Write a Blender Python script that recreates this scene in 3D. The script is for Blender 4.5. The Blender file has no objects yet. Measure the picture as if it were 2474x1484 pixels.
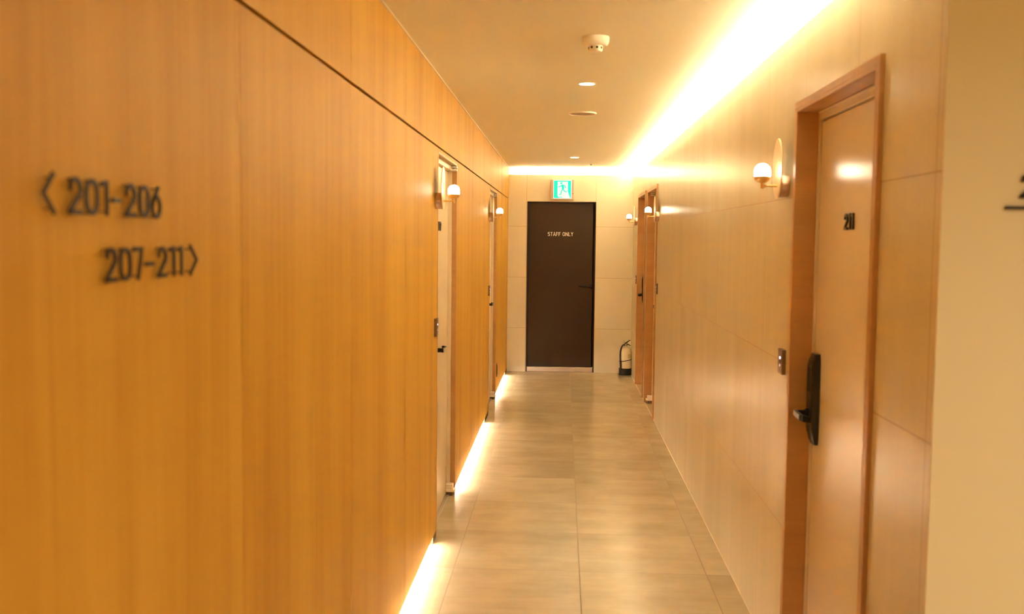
import bpy, bmesh, math, random
from mathutils import Matrix, Vector
PI = math.pi
random.seed(4)
sc = bpy.context.scene
col = sc.collection

# ------------------------------------------------------------------ place
XL, XR = -0.646, 0.818          # wood wall, tiled wall
YE = 11.693                     # end wall of the corridor
YC = 2.206                      # corner where the corridor opens into the lobby
ZC = 2.405                      # ceiling
ZT = 2.322                      # top of the tiles, below the light cove
ZG = 2.043                      # shadow groove in the wood wall
LOBX, LOBY = 3.4, -3.2

# ------------------------------------------------------------------ materials
def mat(name, base=(.8, .8, .8), rough=.5, metal=0., spec=.5, emit=None, strength=0.):
    m = bpy.data.materials.new(name); m.use_nodes = True
    b = m.node_tree.nodes['Principled BSDF']
    b.inputs['Base Color'].default_value = (*base, 1)
    b.inputs['Roughness'].default_value = rough
    b.inputs['Metallic'].default_value = metal
    b.inputs['Specular IOR Level'].default_value = spec
    if emit:
        b.inputs['Emission Color'].default_value = (*emit, 1)
        b.inputs['Emission Strength'].default_value = strength
    return m

class NT:
    def __init__(s, m):
        s.m = m; s.t = m.node_tree; s.b = s.t.nodes['Principled BSDF']
        s.tc = s.t.nodes.new('ShaderNodeTexCoord')
    def n(s, typ, **k):
        x = s.t.nodes.new(typ)
        for a, v in k.items(): setattr(x, a, v)
        return x
    def l(s, a, b): s.t.links.new(a, b)
    def noise(s, scale, vec=None, detail=3, rough=.55, sc_=1.0, dist=0.):
        mp = s.n('ShaderNodeMapping'); mp.inputs['Scale'].default_value = scale
        s.l(vec or s.tc.outputs['Object'], mp.inputs['Vector'])
        x = s.n('ShaderNodeTexNoise'); x.inputs['Scale'].default_value = sc_
        x.inputs['Detail'].default_value = detail; x.inputs['Roughness'].default_value = rough
        x.inputs['Distortion'].default_value = dist
        s.l(mp.outputs[0], x.inputs['Vector']); return x.outputs['Fac']
    def ramp(s, fac, stops):
        r = s.n('ShaderNodeValToRGB'); e = r.color_ramp.elements
        while len(e) < len(stops): e.new(.5)
        for q, (p, c) in zip(e, stops): q.position = p; q.color = (*c, 1)
        s.l(fac, r.inputs[0]); return r.outputs[0]
    def math(s, op, a, b=None, c=None):
        x = s.n('ShaderNodeMath', operation=op)
        for i, v in enumerate((a, b, c)):
            if v is None: continue
            if isinstance(v, (int, float)): x.inputs[i].default_value = v
            else: s.l(v, x.inputs[i])
        return x.outputs[0]
    def mix(s, fac, a, b, mode='MIX'):
        x = s.n('ShaderNodeMix', data_type='RGBA', blend_type=mode)
        for sock, v in ((x.inputs[0], fac), (x.inputs[6], a), (x.inputs[7], b)):
            if isinstance(v, (int, float)): sock.default_value = v
            elif isinstance(v, tuple): sock.default_value = (*v, 1)
            else: s.l(v, sock)
        return x.outputs[2]
    def bump(s, h, strength=.2, dist=.002):
        x = s.n('ShaderNodeBump'); x.inputs['Strength'].default_value = strength
        x.inputs['Distance'].default_value = dist
        s.l(h, x.inputs['Height']); s.l(x.outputs[0], s.b.inputs['Normal'])
    def joints(s, coord, origin, step, half):
        """1 inside a joint line, 0 elsewhere"""
        a = s.math('DIVIDE', s.math('SUBTRACT', coord, origin), step)
        f = s.math('SUBTRACT', a, s.math('ROUND', a))
        return s.math('LESS_THAN', s.math('ABSOLUTE', f), half / step)

def wood_mat(name, axis, tones, panel=None, rough=.5, fine=55.):
    """veneer with a vertical grain; axis: the horizontal coordinate the grain varies along"""
    m = mat(name, rough=rough, spec=.2); t = NT(m)
    def scl(h, v): return (h, h, v)
    vec = t.tc.outputs['Object']
    if panel:
        sep = t.n('ShaderNodeSeparateXYZ'); t.l(vec, sep.inputs[0])
        k = t.math('FLOOR', t.math('DIVIDE', t.math('SUBTRACT', sep.outputs['XYZ'.index(axis)], panel[0]), panel[1]))
        wn = t.n('ShaderNodeTexWhiteNoise', noise_dimensions='1D'); t.l(k, wn.inputs['W'])
        off = t.n('ShaderNodeCombineXYZ'); t.l(t.math('MULTIPLY', wn.outputs['Value'], 37.), off.inputs[2])
        add = t.n('ShaderNodeVectorMath', operation='ADD'); t.l(vec, add.inputs[0]); t.l(off.outputs[0], add.inputs[1])
        vec = add.outputs[0]
    broad = t.noise(scl(5., .40), vec, 4, .6, dist=.25)
    fine_ = t.noise(scl(fine, 1.1), vec, 4, .65, dist=.4)
    pores = t.noise(scl(fine * 5, 7.), vec, 2, .5)
    f = t.math('ADD', t.math('MULTIPLY', broad, .76), t.math('MULTIPLY', fine_, .24))
    f = t.math('ADD', f, t.math('MULTIPLY', t.math('SUBTRACT', pores, .5), .10))
    if panel:
        f = t.math('ADD', f, t.math('MULTIPLY', t.math('SUBTRACT', wn.outputs['Value'], .5), .05))
    c = t.ramp(f, [(.34, tones[0]), (.5, tones[1]), (.66, tones[2])])
    t.l(c, t.b.inputs['Base Color'])
    t.bump(f, .12, .001)
    return m

def tile_mat(name, hcoord, ho, hstep, vo, tones, jt, rough=.3, floor=False, half=.0012, bump=.25):
    m = mat(name, rough=rough, spec=.5); t = NT(m)
    sep = t.n('ShaderNodeSeparateXYZ'); t.l(t.tc.outputs['Object'], sep.inputs[0])
    h = sep.outputs['XYZ'.index(hcoord)]; v = sep.outputs['Y' if floor else 'Z']
    k1 = t.math('FLOOR', t.math('DIVIDE', t.math('SUBTRACT', h, ho), hstep))
    k2 = t.math('FLOOR', t.math('DIVIDE', t.math('SUBTRACT', v, vo), .61 if floor else .6))
    cb = t.n('ShaderNodeCombineXYZ'); t.l(k1, cb.inputs[0]); t.l(k2, cb.inputs[1])
    wn = t.n('ShaderNodeTexWhiteNoise', noise_dimensions='3D'); t.l(cb.outputs[0], wn.inputs['Vector'])
    sh = t.n('ShaderNodeVectorMath', operation='MULTIPLY_ADD')
    t.l(wn.outputs['Color'], sh.inputs[0]); sh.inputs[1].default_value = (9, 9, 9); t.l(t.tc.outputs['Object'], sh.inputs[2])
    if floor:
        a = t.noise((1.6, 9., 1), sh.outputs[0], 4, .6, dist=.3)
        b = t.noise((5., 70., 1), sh.outputs[0], 3, .6)
        cl = t.noise((3., 3., 3), sh.outputs[0], 4, .6)
        f = t.math('ADD', t.math('MULTIPLY', a, .32), t.math('ADD', t.math('MULTIPLY', b, .13), t.math('MULTIPLY', cl, .55)))
    else:
        a = t.noise((4., 4., .5), sh.outputs[0], 3, .6)
        b = t.noise((70., 70., 1.2), sh.outputs[0], 3, .6)
        f = t.math('ADD', t.math('MULTIPLY', a, .75), t.math('MULTIPLY', b, .25))
    f = t.math('ADD', f, t.math('MULTIPLY', t.math('SUBTRACT', wn.outputs['Value'], .5), .10 if floor else .05))
    c = t.ramp(f, [(.36, tones[0]), (.5, tones[1]), (.64, tones[2])])
    j = t.math('MAXIMUM', t.joints(h, ho, hstep, half), t.joints(v, vo, .61 if floor else .6, half))
    t.l(t.mix(j, c, jt), t.b.inputs['Base Color'])
    rr = t.math('ADD', t.math('MULTIPLY', f, .06 if floor else .0), rough - (.03 if floor else 0))
    t.l(t.math('ADD', rr, t.math('MULTIPLY', j, .3)), t.b.inputs['Roughness'])
    hgt = t.math('SUBTRACT', t.math('MULTIPLY', f, .12 if floor else .0), j)
    t.bump(hgt, bump, .0015)
    return m

LIGHT = (1.0, .85, .66)          # warm white of every lamp in the corridor
M = {}
M['veneer'] = wood_mat('oak_veneer_panels', 'Y', [(.52, .262, .030), (.60, .328, .041), (.665, .385, .056)], panel=(.928, 1.038))
M['casing'] = wood_mat('oak_casing', 'Y', [(.46, .26, .11), (.53, .305, .13), (.59, .34, .15)], rough=.35)
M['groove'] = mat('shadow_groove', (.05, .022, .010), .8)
M['plinth'] = mat('dark_plinth', (.10, .06, .035), .6)
M['tile_side'] = tile_mat('beige_wall_tile', 'Y', 2.849, .607, .535, [(.65, .57, .38), (.68, .60, .41), (.71, .63, .44)], (.36, .24, .13), .27, bump=.25, half=.0019)
M['tile_end'] = tile_mat('beige_end_tile', 'X', -.431, .813, .520, [(.74, .68, .54), (.76, .70, .56), (.78, .72, .58)], (.50, .38, .26), .34, half=.0018)
M['floor'] = tile_mat('grey_beige_floor_tile', 'X', .100, .600, 4.63, [(.46, .40, .275), (.53, .46, .325), (.60, .525, .38)], (.26, .21, .15), .24, floor=True, half=.0021, bump=.15)
M['ceiling'] = mat('ceiling_paint', (.81, .775, .63), .62)
M['paint'] = mat('cream_wall_paint', (.78, .69, .45), .6)
def paint_detail(m, s):
    t = NT(m); n = t.noise((s, s, s), None, 4, .6); t.bump(n, .08, .001)
paint_detail(M['ceiling'], 60); paint_detail(M['paint'], 90)
M['trim'] = mat('cream_caulk', (.74, .62, .44), .45)
M['door_cream'] = mat('cream_door_steel', (.77, .66, .49), .24)
M['frame_cream'] = mat('cream_frame_steel', (.77, .66, .50), .3)
M['door_brown'] = mat('brown_door_paint', (.050, .027, .014), .42, 0., .3)
def door_detail(m):
    t = NT(m); n = t.noise((40, 40, 40), None, 3, .6); t.bump(n, .02, .0005)
door_detail(M['door_cream']); door_detail(M['door_brown'])
M['sill'] = mat('steel_sill', (.62, .52, .44), .4, .6)
M['black'] = mat('black_plastic', (.012, .009, .008), .32)
M['blackmetal'] = mat('black_lever', (.008, .006, .005), .45, 0., .3)
M['lever_face'] = mat('grey_lever_face', (.30, .27, .25), .35, .7)
M['letter'] = mat('dark_bronze_letter', (.040, .020, .010), .5)
M['white_letter'] = mat('white_lettering', (.90, .86, .78), .5)
M['brass'] = mat('brushed_brass', (.86, .60, .25), .28, 1.)
M['champagne'] = mat('champagne_disc', (.86, .70, .46), .32, .9)
M['rose'] = mat('rose_steel_mount', (.62, .44, .34), .25, .9)
M['globe'] = mat('opal_globe', (1, 1, 1), .3, emit=(1., .90, .66), strength=22.)
M['plate'] = mat('bronze_panel', (.22, .145, .10), .35, .5)
M['led_dot'] = mat('indicator_led', (1, 1, 1), .4, emit=(1., .75, .9), strength=4.)
M['led_dim'] = mat('indicator_led_dim', (.8, .7, .7), .4, emit=(1., .7, .7), strength=.7)
M['strip_cove'] = mat('cove_led', (1, 1, 1), .5, emit=LIGHT, strength=108.)
M['strip_end'] = mat('end_cove_led', (1, 1, 1), .5, emit=LIGHT, strength=60.)
M['strip_floor'] = mat('floor_led', (1, 1, 1), .5, emit=LIGHT, strength=195.)
M['lens'] = mat('downlight_lens', (1, 1, 1), .4, emit=(1., .88, .62), strength=190.)
M['white_plastic'] = mat('white_plastic', (.86, .80, .74), .4)
M['dark_hole'] = mat('dark_opening', (.03, .02, .015), .7)
M['speaker'] = mat('speaker_mesh', (.50, .40, .30), .6)
M['sign_green'] = mat('exit_green', (.0, .5, .35), .4, emit=(0., .72, .50), strength=.95)
M['sign_white'] = mat('exit_white', (.35, .4, .38), .4, emit=(.72, 1., .92), strength=.85)
M['sign_body'] = mat('exit_housing', (.72, .58, .50), .35, .3)
M['ext_body'] = mat('extinguisher_enamel', (.84, .74, .54), .25)
M['rubber'] = mat('black_rubber', (.015, .012, .010), .55)
M['steel'] = mat('bright_steel', (.70, .66, .60), .25, 1.)
M['paper'] = mat('extinguisher_label', (.60, .50, .25), .5)

# ------------------------------------------------------------------ mesh helpers
class B:
    """collects shapes into one mesh object"""
    def __init__(s): s.bm = bmesh.new(); s.mats = []
    def _mi(s, m):
        if m not in s.mats: s.mats.append(m)
        return s.mats.index(m)
    def _take(s, tmp, m, smooth=False):
        i = s._mi(m)
        for f in tmp.faces: f.material_index = i; f.smooth = smooth
        me = bpy.data.meshes.new('t'); tmp.to_mesh(me); tmp.free()
        s.bm.from_mesh(me); bpy.data.meshes.remove(me)
    def box(s, x0, x1, y0, y1, z0, z1, m, bev=0., seg=2):
        t = bmesh.new(); bmesh.ops.create_cube(t, size=1)
        for v in t.verts:
            v.co = Vector(((x0 + x1) / 2 + v.co.x * (x1 - x0), (y0 + y1) / 2 + v.co.y * (y1 - y0), (z0 + z1) / 2 + v.co.z * (z1 - z0)))
        if bev: bmesh.ops.bevel(t, geom=t.edges[:], offset=bev, segments=seg, affect='EDGES', profile=.5)
        bmesh.ops.recalc_face_normals(t, faces=t.faces[:])
        s._take(t, m); return s
    def lathe(s, prof, m, axis='Z', at=(0, 0, 0), n=40, smooth=True, caps=True):
        """prof: (radius, height) points"""
        t = bmesh.new(); rings = []
        for r, h in prof:
            if r < 1e-6: rings.append([t.verts.new((0, 0, h))]); continue
            rings.append([t.verts.new((r * math.cos(2 * PI * k / n), r * math.sin(2 * PI * k / n), h)) for k in range(n)])
        for a, b in zip(rings, rings[1:]):
            for k in range(n):
                q = (k + 1) % n
                if len(a) == 1 and len(b) == 1: continue
                if len(a) == 1: t.faces.new((a[0], b[q], b[k]))
                elif len(b) == 1: t.faces.new((a[k], a[q], b[0]))
                else: t.faces.new((a[k], a[q], b[q], b[k]))
        for rg in (rings[0], rings[-1]):
            if caps and len(rg) > 1: t.faces.new(rg)
        R = {'Z': Matrix.Identity(4), 'X': Matrix.Rotation(PI / 2, 4, 'Y'), 'Y': Matrix.Rotation(-PI / 2, 4, 'X')}[axis]
        bmesh.ops.transform(t, matrix=Matrix.Translation(at) @ R, verts=t.verts[:])
        bmesh.ops.recalc_face_normals(t, faces=t.faces[:])
        s._take(t, m, smooth)
        return s
    def prism(s, pts, z0, z1, m, bev=0.):
        """polygon in the local xy plane, thick along z"""
        t = bmesh.new(); a = [t.verts.new((x, y, z0)) for x, y in pts]; b = [t.verts.new((x, y, z1)) for x, y in pts]
        t.faces.new(a[::-1]); t.faces.new(b); n = len(pts)
        for k in range(n): t.faces.new((a[k], a[(k + 1) % n], b[(k + 1) % n], b[k]))
        bmesh.ops.recalc_face_normals(t, faces=t.faces[:])
        if bev: bmesh.ops.bevel(t, geom=t.edges[:], offset=bev, segments=2, affect='EDGES')
        s._take(t, m); return s
    def tube(s, pts, r, m, n=12, caps=True):
        """round tube along 3d points; r: number or list"""
        P = [Vector(p) for p in pts]; t = bmesh.new(); rings = []
        up = None
        for i, p in enumerate(P):
            d = (P[min(i + 1, len(P) - 1)] - P[max(i - 1, 0)]).normalized()
            if up is None: up = d.orthogonal().normalized()
            up = (up - d * up.dot(d)).normalized(); w = d.cross(up)
            rr = r[i] if isinstance(r, (list, tuple)) else r
            rings.append([t.verts.new(p + up * rr * math.cos(2 * PI * k / n) + w * rr * math.sin(2 * PI * k / n)) for k in range(n)])
        for a, b in zip(rings, rings[1:]):
            for k in range(n): t.faces.new((a[k], a[(k + 1) % n], b[(k + 1) % n], b[k]))
        if caps: t.faces.new(rings[0][::-1]); t.faces.new(rings[-1])
        bmesh.ops.recalc_face_normals(t, faces=t.faces[:])
        s._take(t, m, True); return s
    def stroke(s, pts, w, z0, z1, m, closed=False):
        """flat band of width w along 2d points, mitred, thick along z"""
        P = [Vector(p) for p in pts]; n = len(P); L = []; R = []
        for i, p in enumerate(P):
            if closed: a, b = P[i - 1], P[(i + 1) % n]
            else: a, b = P[max(i - 1, 0)], P[min(i + 1, n - 1)]
            d1 = (p - a).normalized() if (p - a).length > 1e-9 else (b - p).normalized()
            d2 = (b - p).normalized() if (b - p).length > 1e-9 else d1
            nn = Vector((-(d1 + d2).y, (d1 + d2).x)).normalized()
            c = max(.45, nn.dot(Vector((-d1.y, d1.x))))
            L.append(p + nn * w / 2 / c); R.append(p - nn * w / 2 / c)
        t = bmesh.new()
        V = [[t.verts.new((q.x, q.y, z)) for q in S] for S in (L, R) for z in (z0, z1)]  # L0 L1 R0 R1
        rng = range(n if closed else n - 1)
        for i in rng:
            j = (i + 1) % n
            for A, C in ((0, 1), (1, 3), (3, 2), (2, 0)):
                t.faces.new((V[A][i], V[A][j], V[C][j], V[C][i]))
        if not closed:
            for i in (0, n - 1): t.faces.new((V[0][i], V[1][i], V[3][i], V[2][i]))
        bmesh.ops.recalc_face_normals(t, faces=t.faces[:])
        s._take(t, m); return s
    def build(s, name, parent=None, auto=True):
        me = bpy.data.meshes.new(name); s.bm.to_mesh(me); s.bm.free()
        for m in s.mats: me.materials.append(m)
        if auto:
            keep = [p.use_smooth for p in me.polygons]
            me.set_sharp_from_angle(angle=math.radians(35))
            me.polygons.foreach_set('use_smooth', keep)
        o = bpy.data.objects.new(name, me); col.objects.link(o)
        if parent: o.parent = parent
        return o

def tag(o, label=None, cat=None, group=None, kind=None):
    if label: o['label'] = label
    if cat: o['category'] = cat
    if group: o['group'] = group
    if kind: o['kind'] = kind
    return o
def struct(o, label=None, cat=None): return tag(o, label, cat, kind='structure')

# local wall frames: u = to the right as one faces the wall, v = up, w = out of the wall
def on_wall(side, along, z, off=0.):
    if side == 'left':  R = Matrix(((0, 0, 1), (1, 0, 0), (0, 1, 0))); p = (XL + off, along, z)
    if side == 'right': R = Matrix(((0, 0, -1), (-1, 0, 0), (0, 1, 0))); p = (XR - off, along, z)
    if side == 'end':   R = Matrix(((1, 0, 0), (0, 0, -1), (0, 1, 0))); p = (along, YE - off, z)
    if side == 'cream': R = Matrix(((1, 0, 0), (0, 0, -1), (0, 1, 0))); p = (along, YC - off, z)
    return Matrix.Translation(p) @ R.to_4x4()
def thing(name, mtx, label, cat, group=None, kind=None):
    o = bpy.data.objects.new(name, None); col.objects.link(o); o.matrix_world = mtx
    o.empty_display_size = .05
    return tag(o, label, cat, group, kind)
def part(b, name, parent, label=None, auto=True):
    o = b.build(name, parent, auto)
    if label: o['label'] = label
    return o

# ------------------------------------------------------------------ doors: openings along y
# (side, y0, y1) inner clear opening of each guest room door
LD = [(5.105, 6.015), (8.755, 9.665)]
RD = {'near': (2.645, 3.535), 'mid': (8.705, 9.615), 'far': (9.905, 10.815)}
ZO_L, ZO_R = 2.021, 2.038       # clear height of the openings

# ------------------------------------------------------------------ floor, ceiling
b = B(); b.box(XL - .2, LOBX, LOBY, YE + .25, -.1, 0, M['floor']); struct(b.build('floor'), 'grey beige tiled corridor floor with thin joints', 'floor')
b = B(); b.box(XL - .2, LOBX, LOBY, YE + .35, ZC, ZC + .1, M['ceiling']); struct(b.build('ceiling'), 'plain painted corridor ceiling washed by warm cove light', 'ceiling')

# ------------------------------------------------------------------ left wall: oak veneer panels, groove, recessed plinth lights
b = B(); T = .020; g = .0013; PB = .040; D0 = .0
def seamed(y0, y1, z0, z1, seams):
    e = [y0] + [s for s in seams if y0 < s < y1] + [y1]
    for a, c in zip(e, e[1:]):
        b.box(XL - T, XL, a + (g if a != y0 else 0), c - (g if c != y1 else 0), z0, z1, M['veneer'])
S_LOW = [-2.186, -1.148, -.11, .928, 1.966, 3.004, 4.056, 7.05, 8.09, 10.70]
S_UP = [-2.186, -1.148, -.11, .928, 3.004, 4.056, 5.00, 5.995, 7.05, 8.09, 9.15, 10.20]
seamed(LOBY, LD[0][0], PB, ZG - .005, S_LOW)
seamed(LD[0][1], LD[1][0], PB, ZG - .005, S_LOW)
seamed(LD[1][1], YE, PB, ZG - .005, S_LOW)
for a, c in LD: b.box(XL - T, XL, a, c, ZO_L, ZG - .005, M['veneer'])
seamed(LOBY, YE, ZG + .005, ZC, S_UP)
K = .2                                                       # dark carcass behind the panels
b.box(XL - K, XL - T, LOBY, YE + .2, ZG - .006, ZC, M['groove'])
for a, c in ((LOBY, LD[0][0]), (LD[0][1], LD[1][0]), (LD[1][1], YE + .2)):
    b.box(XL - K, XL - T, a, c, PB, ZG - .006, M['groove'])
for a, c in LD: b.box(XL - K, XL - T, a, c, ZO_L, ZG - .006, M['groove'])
STRIPS = [(2.9, 4.985), (6.03, 8.37), (9.685, 11.34)]
def free(y0, y1): b.box(XL - K, XL - .001, y0, y1, 0, PB, M['plinth'])
free(LOBY, 2.9); free(4.985, LD[0][0]); free(LD[0][1], 6.03); free(8.37, LD[1][0]); free(LD[1][1], 9.685); free(11.34, YE)
for a, c in STRIPS: b.box(XL - K, XL - .075, a, c, 0, PB, M['plinth'])
struct(b.build('wall_left', auto=False), 'orange oak veneer panelled wall with a dark shadow groove', 'wall')
b = B(); b.box(XL, XL + .006, LOBY, YE - .0, ZC - .007, ZC, M['trim']); struct(b.build('trim_1', auto=False), 'thin cream bead between wood wall and ceiling', 'trim')

# ------------------------------------------------------------------ right wall (tiles) with a cove above it
b = B(); TT = .12; LP = .022; SK = .024    # tile thickness of the lip, depth of the trough behind it
ys = [YC + .001]
for k in ('near', 'mid', 'far'): ys += list(RD[k])
ys.append(YE)
for i in range(0, len(ys), 2): b.box(XR, XR + TT, ys[i], ys[i + 1], 0, ZT - SK, M['tile_side'])
for k in RD: b.box(XR, XR + TT, RD[k][0], RD[k][1], ZO_R, ZT - SK, M['tile_side'])
b.box(XR, XR + LP, ys[0], YE + LP, ZT - SK, ZT, M['tile_side'])
struct(b.build('wall_right', auto=False), 'beige stone tiled wall running down the right side', 'wall')
b = B(); b.box(XR + TT, XR + .3, YC + .001, YE + .3, ZT - .1, ZC, M['ceiling'])
struct(b.build('trim_2', auto=False), 'painted back of the light cove above the tiled wall', 'trim')
b = B(); b.box(XR - .003, XR, YC, YE, 0, .003, M['trim']); struct(b.build('trim_3', auto=False), 'thin cream joint between tiled wall and floor', 'trim')

# lobby side: cream wall facing the camera, and the rest of the lobby that closes the room
b = B(); b.box(XR, XR + TT, YC - .003, YC, 0, ZC, M['paint'])
b.box(XR + .002, XR + TT, YC, YC + .08, ZT, ZC, M['paint'])
b.box(XR + TT, LOBX, YC - .003, YC + .14, 0, ZC, M['paint'])
struct(b.build('wall_lobby', auto=False), 'plain cream painted wall facing the camera at right', 'wall')
b = B(); b.box(LOBX, LOBX + .1, LOBY, YC, 0, ZC, M['paint']); struct(b.build('wall_east', auto=False), 'cream lobby side wall', 'wall')
b = B(); b.box(XL - .2, LOBX, LOBY - .1, LOBY, 0, ZC, M['paint']); struct(b.build('wall_back', auto=False), 'cream lobby back wall', 'wall')

# ------------------------------------------------------------------ end wall
EX0, EX1, EZ = -.424, .384, 2.012
b = B()
b.box(XL - .2, EX0, YE, YE + .12, 0, ZT - SK, M['tile_end']); b.box(EX1, XR + TT, YE, YE + .12, 0, ZT - SK, M['tile_end'])
b.box(EX0, EX1, YE, YE + .12, EZ, ZT - SK, M['tile_end'])
b.box(XL - .2, XR, YE, YE + LP, ZT - SK, ZT, M['tile_end'])
struct(b.build('wall_end', auto=False), 'beige tiled end wall around the brown staff door', 'wall')
b = B(); b.box(XL - .2, XR + TT, YE + .12, YE + .3, ZT - .1, ZC, M['ceiling'])
b.box(XL - .2, XL - T - .001, YE - .0, YE + .13, ZT, ZC, M['ceiling'])
struct(b.build('trim_4', auto=False), 'painted back of the light cove above the end wall', 'trim')

# ------------------------------------------------------------------ light strips
b = B(); y = YC + .12
while y < YE - .01:
    b.box(XR + .066, XR + .096, y, min(y + .597, YE + .08), ZT - SK, ZT - SK + .008, M['strip_cove']); y += .6
tag(b.build('light_strip', auto=False), 'long warm light strip lying on top of the right tiled wall', 'light strip')
b = B(); x = XL + .06
while x < XR + .0:
    b.box(x, min(x + .4, XR + .0), YE + .066, YE + .096, ZT - SK, ZT - SK + .008, M['strip_end']); x += .402
tag(b.build('light_strip', auto=False), 'short warm light strip on top of the end wall above the exit sign', 'light strip')
names = ['warm light strip under the wood wall before the nearest left door', 'warm light strip under the wood wall between the two left doors',
         'warm light strip under the wood wall past the farther left door']
for (a, c), nm in zip(STRIPS, names):
    b = B(); y = a + .01
    while y < c - .01:
        b.box(XL - .040, XL - .026, y, min(y + .55, c - .01), PB - .008, PB, M['strip_floor']); y += .552
    tag(b.build('light_strip', auto=False), nm, 'light strip', 'light strips under the wood wall')

# ------------------------------------------------------------------ glyphs (unit height, drawn as strokes)
def arc(cx, cy, rx, ry, a0, a1, n=12):
    return [(cx + rx * math.cos(math.radians(a0 + (a1 - a0) * k / n)), cy + ry * math.sin(math.radians(a0 + (a1 - a0) * k / n))) for k in range(n + 1)]
SW = .135
def glyph(ch, w):
    """list of (points, closed) in a box of width w and height 1; strokes stay inside the box"""
    h = SW / 2; l, r, t, o = h, w - h, 1 - h, h; c = w / 2; rx = (r - l) / 2
    if ch == '0': return [(arc(c, 1 - h - rx, rx, rx, 0, 180) + arc(c, h + rx, rx, rx, 180, 360), True)]
    if ch == '1': return [([(0, t - .06), (r - .01, t - .0)], False), ([(r, 1), (r, 0)], False)]
    if ch == '2': return [([(l, .74)] + arc(c, 1 - h - rx, rx, rx, 180, -20)[1:] + [(r - .03, .56), (l + .03, .12), (l, o), ], False), ([(0, o), (w, o)], False)]
    if ch == '6': return [(arc(c, h + rx, rx, rx * 1.05, 0, 360, 24)[:-1], True), ([(r - .10, 1), (l + .035, .50), (l, .36)], False)]
    if ch == '7': return [([(0, t), (w, t)], False), ([(r, t), (c - .02, 0)], False)]
    if ch == '8': q = rx * .92; return [(arc(c, .74, q, .20, 0, 360, 24)[:-1], True), (arc(c, .30, rx, .235, 0, 360, 24)[:-1], True)]
    if ch == '9': return [(arc(c, 1 - h - rx, rx, rx * 1.05, 0, 360, 24)[:-1], True), ([(l + .10, 0), (r - .035, .50), (r, .64)], False)]
    if ch == '-': return [([(0, .46), (w, .46)], False)]
    if ch == '<': return [([(w - .06, 1), (.06, .5), (w - .06, 0)], False)]
    if ch == '>': return [([(.06, 1), (w - .06, .5), (.06, 0)], False)]
    if ch == 'S': return [(arc(c, .735, rx, .20, 20, 180) + arc(c, .735, rx, .20, 180, 270, 6)[1:] + arc(c, .30, rx, .235, 90, -160, 14), False)]
    if ch == 'T': return [([(0, t), (w, t)], False), ([(c, t), (c, 0)], False)]
    if ch == 'A': return [([(.04, 0), (c, 1), (w - .04, 0)], False), ([(w * .22, .30), (w * .78, .30)], False)]
    if ch == 'F': return [([(l, 0), (l, 1)], False), ([(l, t), (w, t)], False), ([(l, .52), (w * .88, .52)], False)]
    if ch == 'O': return glyph('0', w)
    if ch == 'N': return [([(l, 0), (l, 1)], False), ([(l, .96), (r, .04)], False), ([(r, 0), (r, 1)], False)]
    if ch == 'L': return [([(l, 1), (l, 0)], False), ([(l, o), (w, o)], False)]
    if ch == 'Y': return [([(.03, 1), (c, .48), (w - .03, 1)], False), ([(c, .5), (c, 0)], False)]
def put_glyph(b, ch, u0, v0, w, h, w0, w1, m, wt=1.):
    for pts, closed in glyph(ch, w / h):
        b.stroke([(u0 + x * h, v0 + y * h) for x, y in pts], SW * h * wt, w0, w1, m, closed)

# direction signs on the wood wall: raised numerals on pins
def sign_line(label, z0, h, items):
    base = items[0][1]
    o = thing('direction_sign', on_wall('left', base, z0), label, 'sign', 'raised room number signs on the wood wall')
    for ch, ya, yb in items:
        b = B(); hh = h * (1 if ch not in '<>' else 1.02)
        put_glyph(b, ch, ya - base, 0, yb - ya, hh, .009, .0125, M['letter'], 1. if ch not in '<>' else .82)
        yc = (ya + yb) / 2 - base
        for vv in ((.12, .88) if ch != '-' else (.46,)):
            uu = {'7': (.42 if vv < .5 else .5), '1': .84, '<': .78, '>': .22}.get(ch, .5) * (yb - ya) + ya - base
            if ch in '06': vv = .05 if vv < .5 else .93
            if ch == '6' and vv > .5: uu = ya - base + .70 * (yb - ya)
            if ch == '2': vv = .07 if vv < .5 else .93
            b.tube([(uu, vv * h, 0), (uu, vv * h, .0105)], .0012, M['letter'], 8)
        part(b, {'-': 'dash', '<': 'arrow', '>': 'arrow'}.get(ch, 'numeral'), o)
sign_line('dark raised lettering reading 201-206 with an arrow pointing left', 1.6045, .0495,
          [('<', 1.1845, 1.2164), ('2', 1.250, 1.2853), ('0', 1.2945, 1.3321), ('1', 1.3405, 1.3602), ('-', 1.3727, 1.400), ('2', 1.4153, 1.4510), ('0', 1.4625, 1.4985), ('6', 1.507, 1.5434)])
sign_line('dark raised lettering reading 207-211 with an arrow pointing right', 1.5115, .0495,
          [('2', 1.350, 1.3834), ('0', 1.3930, 1.4312), ('7', 1.4409, 1.4720), ('-', 1.4834, 1.513), ('2', 1.5285, 1.5628), ('1', 1.577, 1.5962), ('1', 1.610, 1.6285), ('>', 1.6603, 1.6967)])

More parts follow.
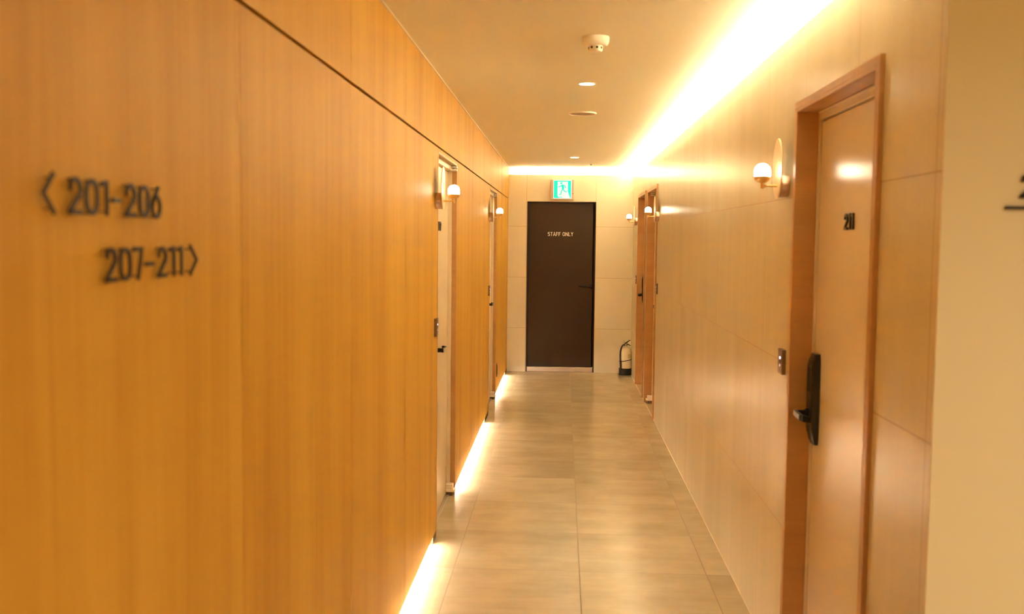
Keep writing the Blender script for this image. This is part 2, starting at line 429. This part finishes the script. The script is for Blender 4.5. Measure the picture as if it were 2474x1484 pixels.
# ------------------------------------------------------------------ guest room doors
def pill(hw, hh, rt, n=8):
    """rounded upright outline, half width hw, half height hh, corner radius rt"""
    P = []
    for cx, cy, a in ((hw - rt, hh - rt, 0), (-hw + rt, hh - rt, 90), (-hw + rt, -hh + rt, 180), (hw - rt, -hh + rt, 270)):
        P += arc(cx, cy, rt, rt, a, a + 90, n)
    return P
def guest_door(idx, side, y0, y1, zo, jd, leafd, proj, number, lock, label, num_u=0.):
    """local: origin on the floor in the middle of the opening; lock = -1/+1 side of the lock in u"""
    W = (y1 - y0) / 2
    o = thing('door_%d' % idx, on_wall(side, (y0 + y1) / 2, 0), label, 'door', kind='structure')
    b = B(); cw = .024; th = .012
    # casing: lining boards through the wall, and a narrow raised edge on the wall face
    for s in (-1, 1):
        u = sorted((s * W, s * (W - th))); b.box(u[0], u[1], 0, zo, -jd, proj, M['casing'], .0012)
        if proj > .005:
            u = sorted((s * W, s * (W + cw))); b.box(u[0], u[1], 0, zo - .0004, 0, proj, M['casing'], .0015)
    b.box(-W + th, W - th, zo - th, zo, -jd, proj, M['casing'], .0012)
    if proj > .005: b.box(-W - cw, W + cw, zo, zo + cw, 0, proj, M['casing'], .0015)
    part(b, 'casing', o)
    # steel frame behind it
    b = B(); fw = .016; WI = W - th
    for s in (-1, 1):
        u = sorted((s * (WI + .01), s * (WI - fw))); b.box(u[0], u[1], 0, zo - th, -leafd - .05, -jd, M['frame_cream'], .0015)
    b.box(-WI + fw, WI - fw, zo - th - .030, zo - th + .005, -leafd - .05, -jd, M['frame_cream'], .002)
    b.box(-WI + fw, WI - fw, zo - th - .006, zo - th - .0005, -jd - .004, -jd + .006, M['frame_cream'], .002)
    part(b, 'door_frame', o, 'cream steel frame')
    ltop = zo - th - .030 - .004
    lf = B(); lw = WI - fw - .003
    lf.box(-lw, lw, .010, ltop, -leafd - .042, -leafd, M['door_cream'], .002)
    leaf = part(lf, 'door_leaf', o)
    b = B(); b.box(-WI + .01, WI - .01, -.0, .008, -leafd - .05, -jd, M['sill'], .001); part(b, 'door_sill', o)
    b = B(); b.box(-W - .02, W + .02, 0, zo + .02, -leafd - .07, -leafd - .052, M['groove']); part(b, 'backing_panel', o)
    # number
    adv = {'1': .0215}; ws = [adv.get(c, .0345) for c in number]; gap = .0095
    tot = sum(ws) + gap * (len(ws) - 1); u = -tot / 2 + num_u
    for c, w in zip(number, ws):
        b = B(); put_glyph(b, c, u, 1.617, w, .050, -leafd, -leafd + .006, M['black'], 1.25)
        part(b, 'numeral', leaf); u += w + gap
    # digital lock: tall black body that leans forward at the top, lever below
    lu = lock * (W - .078); b = B()
    t = bmesh.new(); zc, hh = 1.0345, .1575; sec = []
    for k in range(15):
        f = k / 14; v = zc - hh + 2 * hh * f
        dpt = .030 - .016 * max(0, (.20 - f) / .20) ** 1.4 - .012 * max(0, (f - .86) / .14) ** 1.5
        hw = .034 - .006 * max(0, (.12 - f) / .12) ** 2 - .008 * max(0, (f - .92) / .08) ** 2
        sec.append([t.verts.new(p) for p in ((lu - hw, v, -leafd), (lu - hw, v, -leafd + dpt * .8), (lu - hw * .8, v, -leafd + dpt), (lu + hw * .8, v, -leafd + dpt), (lu + hw, v, -leafd + dpt * .8), (lu + hw, v, -leafd))])
    for A, C in zip(sec, sec[1:]):
        for k in range(6): t.faces.new((A[k], A[(k + 1) % 6], C[(k + 1) % 6], C[k]))
    t.faces.new(sec[0]); t.faces.new(sec[-1]); bmesh.ops.recalc_face_normals(t, faces=t.faces[:])
    b._take(t, M['black'], True); lk = part(b, 'door_lock', leaf)
    b = B(); b.box(lu - .022, lu + .022, 1.06, 1.145, -leafd + .0298, -leafd + .0308, M['blackmetal'], .0004); part(b, 'keypad', lk)
    b = B(); d = -lock                                        # lever points to the hinge side
    zl = .984; w1 = -leafd + .074
    b.lathe([(0, 0), (.017, 0), (.017, .012), (.012, .016), (.011, .042), (0, .042)], M['blackmetal'], 'Z', (lu, zl, -leafd + .026))
    P = [(lu - d * .014, w1 - .004), (lu + d * .03, w1), (lu + d * .085, w1), (lu + d * .115, w1 - .004), (lu + d * .128, w1 - .020)]
    def bar(P, thk, z0, z1, m):
        tt = bmesh.new(); n = len(P); R = []
        for i, (x, w) in enumerate(P):
            R.append([tt.verts.new((x, z0, w - thk / 2)), tt.verts.new((x, z1, w - thk / 2)), tt.verts.new((x, z1, w + thk / 2)), tt.verts.new((x, z0, w + thk / 2))])
        for A, C in zip(R, R[1:]):
            for k in range(4): tt.faces.new((A[k], A[(k + 1) % 4], C[(k + 1) % 4], C[k]))
        tt.faces.new(R[0]); tt.faces.new(R[-1]); bmesh.ops.recalc_face_normals(tt, faces=tt.faces[:])
        bmesh.ops.bevel(tt, geom=tt.edges[:], offset=.0012, segments=1, affect='EDGES'); b._take(tt, m)
    bar(P, .010, zl - .011, zl + .011, M['blackmetal'])
    bar([(P[0][0] + d * .004, w1 + .0025), (P[1][0], w1 + .0058), (P[2][0], w1 + .0058)], .003, zl - .0085, zl + .0085, M['lever_face'])
    part(b, 'lever', lk, 'black lever with a grey face')
    # pivot hinges at the top and the bottom of the hinge side
    hu = -lock * (WI - .004); s = -lock
    def hinge(v0, up):
        b = B(); q = 1 if up else -1
        a, c = sorted((hu - s * .055, hu)); a2, c2 = sorted((hu - s * .050, hu - s * .006))
        w_out = .006 if proj < .005 else -.012
        for dv in ((0, .010), (.017, .027)):
            z0, z1 = sorted((v0 - q * dv[0], v0 - q * dv[1])); b.box(a, c, z0, z1, -leafd, w_out, M['white_plastic'], .0015)
        m0, m1 = sorted((v0 - q * .001, v0 - q * .026)); cu = (a2 + c2) / 2
        b.tube([(cu, m0, w_out - .014), (cu, m1, w_out - .014)], .008, M['steel'], 14)
        part(b, 'pivot_hinge', o, 'white pivot hinge')
    def hinge_low():
        b = B(); w_out = .008 if proj < .005 else -.006; a, c = sorted((hu - s * .060, hu))
        b.box(a, c, .026, .040, -leafd + .0, w_out, M['white_plastic'], .002)
        b.box(a + .008, c - .008, .040, .074, -leafd + .0, w_out - .012, M['white_plastic'], .004)
        b.box(a + .012, c - .006, .0, .026, -leafd + .004, w_out - .018, M['plate'], .001)
        part(b, 'pivot_hinge', o, 'white pivot hinge on a dark foot')
    hinge(zo - .012 - .004, True); hinge_low()
    return o

guest_door(1, 'left', *LD[0], ZO_L, .028, .050, .0015, '207', -1, 'cream guest room door with black lock, nearer of the two in the wood wall')
guest_door(2, 'left', *LD[1], ZO_L, .028, .050, .0015, '208', -1, 'cream guest room door in the wood wall, the one farther down')
guest_door(3, 'right', *RD['far'], ZO_R, .062, .070, .013, '209', -1, 'cream guest room door in the tiled wall next to the fire extinguisher')
guest_door(4, 'right', *RD['mid'], ZO_R, .062, .070, .013, '210', 1, 'cream guest room door in the tiled wall, second from the end')
guest_door(5, 'right', *RD['near'], ZO_R, .062, .070, .013, '211', -1, 'large cream guest room door numbered 211 at right', -.045)

# ------------------------------------------------------------------ staff door
o = thing('door_6', on_wall('end', (EX0 + EX1) / 2, 0), 'dark brown steel door marked STAFF ONLY at the end of the corridor', 'door', kind='structure')
W = (EX1 - EX0) / 2
b = B()
for s in (-1, 1):
    u = sorted((s * W, s * (W - .014))); b.box(u[0], u[1], .0, EZ, -.10, -.002, M['door_brown'], .001)
b.box(-W, W, EZ - .012, EZ, -.10, -.002, M['door_brown'], .001)
part(b, 'door_frame', o)
b = B(); b.box(-W + .016, W - .030, .062, EZ - .015, -.075, -.034, M['door_brown'], .002); leaf = part(b, 'door_leaf', o)
b = B(); b.box(-W + .012, W - .012, 0, .058, -.10, -.010, M['sill'], .004); part(b, 'door_sill', o, 'pale metal door sill')
b = B(); b.box(-W + .001, W - .001, 0, EZ - .001, -.115, -.101, M['groove']); part(b, 'backing_panel', o)
# lettering
b = B(); txt = 'STAFF ONLY'; hgt = .046; ws = {'S': .028, 'T': .026, 'A': .031, 'F': .024, 'O': .030, 'N': .031, 'L': .023, 'Y': .028, ' ': .013}
tot = sum(ws[c] for c in txt) + .0062 * (len(txt) - 1); k = .299 / tot
u = -.1795 - (EX0 + EX1) / 2
for c in txt:
    if c != ' ': put_glyph(b, c, u, 1.609, ws[c] * k, hgt, -.034, -.0325, M['white_letter'], .95)
    u += (ws[c] + .0062) * k
part(b, 'lettering', leaf, 'white lettering reading STAFF ONLY')
b = B(); hx = .340 - (EX0 + EX1) / 2; hz = 1.018
b.lathe([(0, 0), (.026, 0), (.026, .006), (.021, .010), (0, .010)], M['blackmetal'], 'Z', (hx, hz, -.034))
b.lathe([(0, 0), (.009, 0), (.009, .040), (0, .040)], M['blackmetal'], 'Z', (hx, hz, -.026))
b.tube([(hx + .006, hz, .010), (hx - .02, hz, .013), (hx - .06, hz + .002, .013), (hx - .11, hz + .004, .011), (hx - .145, hz + .005, .006)], [.012, .012, .011, .0105, .009], M['blackmetal'], 14)
b.lathe([(0, 0), (.004, 0), (.004, .003), (0, .003)], M['steel'], 'Z', (hx, hz, -.024))
part(b, 'door_handle', leaf)

# ------------------------------------------------------------------ wall sconces
def sconce():
    r = thing('wall_sconce', Matrix.Identity(4), 'x', 'wall lamp', 'brass globe wall sconces beside the room doors')
    b = B(); b.lathe([(0, 0), (.041, 0), (.041, .030), (.039, .034), (0, .034)], M['rose'], 'Z', (0, -.063, 0), 48)
    b.lathe([(0, 0), (.0035, 0), (.0035, .002), (0, .002)], M['steel'], 'X', (.0405, -.063, .018), 12)
    part(b, 'wall_mount', r, 'rose metal wall mount')
    b = B(); b.lathe([(0, 0), (.1085, 0), (.1095, .0015), (.1085, .004), (0, .004)], M['champagne'], 'Z', (0, 0, .036), 96)
    bmesh.ops.transform(b.bm, matrix=Matrix.Diagonal((.70, 1, 1, 1)), verts=b.bm.verts[:])
    part(b, 'back_plate', r, 'upright oval pale brass plate')
    b = B(); b.tube([(0, -.063, .034), (0, -.063, .097)], .0045, M['brass'], 16)
    b.tube([(0, -.072, .0925), (0, -.044, .0925)], .0065, M['brass'], 16)
    part(b, 'arm', r)
    b = B()
    cup = [(0, 0)] + [(.0295 * math.sin(math.radians(a)), .022 - .022 * math.cos(math.radians(a))) for a in range(12, 91, 6)] + [(.0295, .024), (0, .024)]
    t0 = (0, -.053, .0925)
    b.lathe(cup, M['brass'], 'Z', (0, 0, 0), 40)
    bmesh.ops.transform(b.bm, matrix=Matrix.Translation(t0) @ Matrix.Rotation(-PI / 2, 4, 'X'), verts=b.bm.verts[:])
    part(b, 'cup', r)
    b = B()
    pr = [(0, 0), (.0285, 0), (.0295, .002), (.0295, .020)] + [(.0295 * math.cos(math.radians(a)), .020 + .028 * math.sin(math.radians(a))) for a in range(8, 90, 8)] + [(0, .048)]
    b.lathe(pr, M['globe'], 'Z', (0, 0, 0), 40)
    bmesh.ops.transform(b.bm, matrix=Matrix.Translation((0, -.0292, .0925)) @ Matrix.Rotation(-PI / 2, 4, 'X'), verts=b.bm.verts[:])
    part(b, 'globe', r, 'glowing opal white globe')
    return r
def dup(root):
    r = root.copy(); col.objects.link(r)
    for ch in root.children:
        c = ch.copy(); col.objects.link(c); c.parent = r
        for g_ in ch.children:
            d = g_.copy(); col.objects.link(d); d.parent = c
    return r
s0 = sconce()
SC = [('right', 3.695, 1.843, 'brass sconce with opal globe beside the door numbered 211'),
      ('left', 5.015, 1.826, 'brass sconce with opal globe on the wood wall before the nearer left door'),
      ('left', 8.665, 1.822, 'brass sconce with opal globe on the wood wall before the farther left door'),
      ('right', 8.575, 1.840, 'brass sconce with opal globe between door 211 and the next door in the tiled wall'),
      ('right', 11.02, 1.838, 'smallest brass sconce, above the fire extinguisher at the corridor end')]
for i, (sd, y, z, lab) in enumerate(SC):
    r = s0 if i == 0 else dup(s0)
    r.matrix_world = on_wall(sd, y, z); r['label'] = lab

# ------------------------------------------------------------------ doorbell panels
def bell():
    r = thing('wall_mounted_doorbell', Matrix.Identity(4), 'x', 'doorbell', 'small metal doorbell panels beside the room doors')
    b = B(); b.box(-.035, .035, -.045, .045, 0, .014, M['plate'], .0015); part(b, 'plate', r)
    b = B(); b.lathe([(0, 0), (.0045, 0), (.0045, .001), (0, .001)], M['led_dot'], 'Z', (.002, .014, .014), 16); part(b, 'indicator_light', r, 'bright pinkish indicator light')
    b = B(); b.lathe([(0, 0), (.0045, 0), (.0045, .001), (0, .001)], M['led_dim'], 'Z', (.002, -.014, .014), 16); part(b, 'button', r)
    return r
b0 = bell()
for i, (sd, y, z, lab) in enumerate([
        ('right', 3.675, 1.137, 'small bronze doorbell panel with glowing dots beside the door numbered 211'),
        ('left', 5.01, 1.122, 'small bronze doorbell panel on the wood wall before the nearer left door'),
        ('left', 8.66, 1.118, 'small bronze doorbell panel on the wood wall before the farther left door'),
        ('right', 8.57, 1.158, 'small bronze doorbell panel on the tiles before the second door from the end'),
        ('right', 10.99, 1.135, 'small bronze doorbell panel on the tiles above the fire extinguisher')]):
    r = b0 if i == 0 else dup(b0)
    r.matrix_world = on_wall(sd, y, z); r['label'] = lab

# low outlet plate on the wood wall
o = thing('wall_outlet', on_wall('left', 9.835, .262), 'dark outlet plate low on the wood wall past the farther left door', 'outlet')
b = B(); b.box(-.04, .04, -.065, .065, 0, .008, M['plate'], .002); part(b, 'plate', o)
b = B(); b.box(-.022, .022, -.045, .045, .008, .010, M['black'], .0006); part(b, 'socket_face', o)

# ------------------------------------------------------------------ exit sign
o = thing('exit_sign', on_wall('end', -.0135, 2.030), 'green lit emergency exit sign with a running figure above the brown door', 'sign')
b = B(); b.box(-.138, .138, 0, .240, 0, .045, M['sign_body'], .006, 3)
part(b, 'housing', o)
b = B(); b.box(-.107, .107, .016, .230, .045, .048, M['sign_white'], .001); part(b, 'border', o, 'glowing pale border')
b = B(); b.box(-.100, .100, .023, .223, .048, .0495, M['sign_green'], .0004); face = part(b, 'sign_face', o, 'glowing green face')
b = B()
b.prism([(-.058, .212), (.062, .212), (.062, .100), (.090, .023), (-.040, .023), (-.058, .050)], .0495, .0502, M['sign_white'])
part(b, 'pictogram_doorway', face, 'white doorway shape')
b = B(); g1, g2 = .0502, .0508
b.prism([(-.014 + .012 * math.cos(k * PI / 8), .194 + .012 * math.sin(k * PI / 8)) for k in range(16)], g1, g2, M['sign_green'])
b.stroke([(-.006, .176), (.006, .150), (.004, .125)], .026, g1, g2, M['sign_green'])
b.stroke([(-.008, .172), (-.030, .152), (-.048, .152)], .010, g1, g2, M['sign_green'])
b.stroke([(.010, .172), (.030, .160), (.036, .138)], .010, g1, g2, M['sign_green'])
b.stroke([(.002, .126), (-.012, .100), (-.016, .070), (-.036, .058)], .011, g1, g2, M['sign_green'])
b.stroke([(.006, .126), (.024, .100), (.050, .092)], .011, g1, g2, M['sign_green'])
b.stroke([(-.044, .030), (-.014, .034), (-.002, .026)], .008, g1, g2, M['sign_green'])
part(b, 'pictogram_figure', face, 'running figure')
b = B(); b.lathe([(0, 0), (.004, 0), (.004, .002), (0, .002)], M['dark_hole'], 'Z', (.122, .075, .045), 12)
part(b, 'test_button', o)
b = B(); b.lathe([(0, 0), (.003, 0), (.003, .002), (0, .002)], M['dark_hole'], 'Z', (.122, .192, .045), 12); part(b, 'indicator_light', o)

# ------------------------------------------------------------------ fire extinguisher
o = thing('fire_extinguisher', Matrix.Translation((.748, 11.560, 0)), 'cream fire extinguisher with black base and hose standing in the far right corner', 'fire extinguisher')
R0 = .068
b = B(); pr = [(0, .010), (R0 - .004, .010), (R0, .02), (R0, .265)] + [(R0 * math.cos(math.radians(a)) ** .75 if a < 90 else 0, .265 + .062 * math.sin(math.radians(a))) for a in range(8, 74, 6)] + [(.020, .330), (.020, .340), (0, .340)]
b.lathe(pr, M['ext_body'], n=56); part(b, 'cylinder', o, 'cream enamelled cylinder')
b = B(); b.lathe([(0, 0), (R0 + .004, 0), (R0 + .006, .003), (R0 + .006, .076), (R0 + .003, .080), (R0 - .001, .080), (0, .079)], M['rubber'], n=56); part(b, 'base', o, 'black rubber base')
b = B(); b.lathe([(0, .338), (.024, .338), (.025, .344), (.017, .350), (.015, .366), (0, .366)], M['steel'], n=28)
b.box(-.014, .012, -.011, .011, .345, .372, M['blackmetal'], .002)
vb = part(b, 'valve', o, 'steel valve')
b = B()
b.tube([(-.012, 0, .366), (.012, 0, .378), (.030, 0, .392), (.042, -.002, .402), (.056, -.002, .403)], [.007, .0075, .0065, .0055, .003], M['black'], 10)
part(b, 'lever', vb)
b = B(); b.tube([(.0, 0, .356), (.022, 0, .360), (.040, 0, .350), (.058, 0, .342)], [.006, .0065, .006, .004], M['black'], 10)
part(b, 'carry_handle', vb)
b = B(); b.tube([(-.010, -.013, .372), (-.024, -.013, .388)], .0022, M['steel'], 8)
b.tube([(-.024 + .008 * math.cos(k * PI / 6), -.013, .395 + .008 * math.sin(k * PI / 6)) for k in range(13)], .0014, M['steel'], 8, False)
part(b, 'safety_pin', vb)
b = B()
hp = [(-.012, -.004, .355), (-.028, -.018, .350), (-.046, -.034, .330), (-.058, -.044, .295), (-.064, -.048, .250), (-.064, -.050, .200), (-.060, -.052, .150), (-.057, -.054, .110), (-.056, -.054, .06)]
def smooth_path(P, n=6):
    out = []
    P = [Vector(p) for p in P]
    for i in range(len(P) - 1):
        p0, p1, p2, p3 = P[max(i - 1, 0)], P[i], P[i + 1], P[min(i + 2, len(P) - 1)]
        for k in range(n):
            t = k / n
            out.append(.5 * ((2 * p1) + (-p0 + p2) * t + (2 * p0 - 5 * p1 + 4 * p2 - p3) * t * t + (-p0 + 3 * p1 - 3 * p2 + p3) * t ** 3))
    out.append(P[-1]); return out
sp = smooth_path(hp); b.tube(sp, [.0078 if k < len(sp) * .72 else .0100 for k in range(len(sp))], M['rubber'], 12)
part(b, 'hose', o, 'black hose')
b = B(); n = 40; st = []
for k in range(n + 1):
    a = math.radians(-150 + 330 * k / n); st.append(((R0 + .002) * math.cos(a), (R0 + .002) * math.sin(a), .170 + .014 * math.cos(a)))
b.tube(st, .0042, M['rubber'], 8)
b.lathe([(.0125, 0), (.0125, .010), (.0095, .010), (.0095, 0)], M['rubber'], 'Z', (-.0610, -.0515, .158), 18, caps=False)
part(b, 'strap', o, 'black hose strap')
b = B(); t = bmesh.new(); G = []
for k in range(9):
    a = math.radians(-70 + 80 * k / 8); G.append([t.verts.new(((R0 + .0006) * math.cos(a), (R0 + .0006) * math.sin(a), z)) for z in (.196, .25)])
for A, C in zip(G, G[1:]): t.faces.new((A[0], C[0], C[1], A[1]))
b._take(t, M['paper'], True); part(b, 'label_sheet', o, 'yellowish paper label')

# ------------------------------------------------------------------ ceiling fittings
o = thing('smoke_detector', Matrix.Translation((.122, 4.14, ZC)), 'white round smoke detector on the ceiling nearest the camera', 'smoke detector')
b = B(); b.lathe([(0, 0), (.055, 0), (.056, -.003), (.055, -.020), (.051, -.031), (.044, -.036), (0, -.036)], M['white_plastic'], n=56); part(b, 'base', o)
b = B(); b.lathe([(0, -.035), (.0285, -.035), (.0285, -.054), (.025, -.059), (0, -.060)], M['white_plastic'], n=40)
cap = part(b, 'sensor_cap', o)
for k in range(8):
    b = B(); a = 2 * PI * k / 8 + .2
    b.box(-.0045, .0045, -.0012, .0012, -.0045, .0045, M['dark_hole'], .0008)
    bmesh.ops.transform(b.bm, matrix=Matrix.Rotation(a, 4, 'Z') @ Matrix.Translation((0, -.0284, -.045)), verts=b.bm.verts[:])
    part(b, 'sensor_slot', cap, 'dark slot')

def downlight():
    r = thing('ceiling_downlight', Matrix.Identity(4), 'x', 'downlight', 'round recessed downlights in the corridor ceiling')
    b = B(); b.lathe([(.040, -.004), (.047, -.003), (.048, 0), (.040, 0)], M['white_plastic'], n=48, caps=False); part(b, 'trim_ring', r)
    b = B(); b.lathe([(0, -.0025), (.0405, -.0025), (.0405, -.0005), (0, -.0005)], M['lens'], n=48); part(b, 'lens', r, 'glowing white lens')
    return r
d0 = downlight()
for i, (x, y, lab) in enumerate([(.116, 5.36, 'larger glowing round downlight, between the smoke detector and the flat round speaker'), (.105, 10.16, 'smaller glowing round downlight near the far end of the ceiling')]):
    r = d0 if i == 0 else dup(d0); r.matrix_world = Matrix.Translation((x, y, ZC)); r['label'] = lab
o = thing('ceiling_speaker', Matrix.Translation((.118, 6.6, ZC)), 'flat unlit round speaker cover on the ceiling beyond the larger downlight', 'speaker')
b = B(); b.lathe([(.082, -.004), (.086, -.010), (.090, -.008), (.091, 0), (.082, 0)], M['white_plastic'], n=64, caps=False); part(b, 'rim', o)
b = B(); b.lathe([(0, -.006), (.083, -.006), (.083, -.001), (0, -.001)], M['speaker'], n=64); part(b, 'grille', o)
for x, lab in ((.739, 'tiny dark ceiling fitting near the bright cove corner'), (.300, 'tiny dark ceiling fitting in front of the exit sign')):
    b = B(); b.lathe([(0, 0), (.013, 0), (.013, -.004), (.006, -.008), (.006, -.014), (0, -.014)], M['plate'], n=20)
    q = b.build('ceiling_fitting'); q.location = (x, 11.10, ZC); tag(q, lab, 'ceiling fitting', 'tiny fittings at the far end of the ceiling')

# ------------------------------------------------------------------ floor number sign on the cream wall, cut by the frame
o = thing('floor_sign', on_wall('cream', .952, 1.653), 'dark numeral 2 over a thin dark bar on the cream wall at the right edge', 'sign')
b = B(); put_glyph(b, '2', .030, .024, .038, .054, .004, .010, M['letter']); part(b, 'numeral', o)
b = B(); b.box(0, .20, 0, .0068, .0, .012, M['letter'], .0005); part(b, 'bar', o)

# ------------------------------------------------------------------ lamps
def area(name, loc, size, power, rot=(0, 0, 0), color=LIGHT, spread=PI, size_y=None):
    L = bpy.data.lights.new(name, 'AREA'); L.energy = power; L.color = color; L.shape = 'DISK' if size_y is None else 'RECTANGLE'
    L.size = size; L.spread = spread
    if size_y: L.size_y = size_y
    q = bpy.data.objects.new(name, L); q.location = loc; q.rotation_euler = rot; col.objects.link(q)
    return q
WARM = (1., .86, .60)
# the next corridor downlight overhead and the ceiling downlights of the lobby behind the camera
area('downlight_beam', (.12, .60, ZC - .01), .09, 2., color=LIGHT, spread=math.radians(150))
for x, y in ((1.9, .5), (2.4, -1.4), (1.2, -2.0)): area('lobby_downlight', (x, y, ZC - .01), .25, 28., color=LIGHT, spread=math.radians(160))

w = bpy.data.worlds.new('world'); sc.world = w; w.use_nodes = True
w.node_tree.nodes['Background'].inputs[0].default_value = (1, .6, .3, 1)
w.node_tree.nodes['Background'].inputs[1].default_value = 0.0

# ------------------------------------------------------------------ camera
yaw, pit, roll, F = 0.0505, -0.0695, 0.0106, 2395.15
cy, sy = math.cos(yaw), math.sin(yaw)
f = Vector((-sy * math.cos(pit), cy * math.cos(pit), math.sin(pit)))
r_ = Vector((cy, sy, 0)); u_ = r_.cross(f)
r2 = r_ * math.cos(roll) + u_ * math.sin(roll); u2 = r2.cross(f)
cam = bpy.data.cameras.new('camera'); co = bpy.data.objects.new('camera', cam); col.objects.link(co)
mw = Matrix((r2, u2, -f)).transposed().to_4x4(); mw.translation = Vector((0, 0, 1.58)); co.matrix_world = mw
cam.sensor_width = 36; cam.lens = F * 36 / 2474; cam.clip_start = .05; cam.clip_end = 60
cam.dof.use_dof = True; cam.dof.focus_distance = 9.0; cam.dof.aperture_fstop = 3.8
sc.camera = co

sc.view_settings.view_transform = 'Standard'; sc.view_settings.look = 'None'
sc.view_settings.gamma = 1; sc.view_settings.use_curve_mapping = False
sc.view_settings.exposure = 0.0
sc.cycles.max_bounces = 14; sc.cycles.diffuse_bounces = 10; sc.cycles.glossy_bounces = 6
sc.cycles.sample_clamp_indirect = 60; sc.cycles.caustics_reflective = False; sc.cycles.caustics_refractive = False
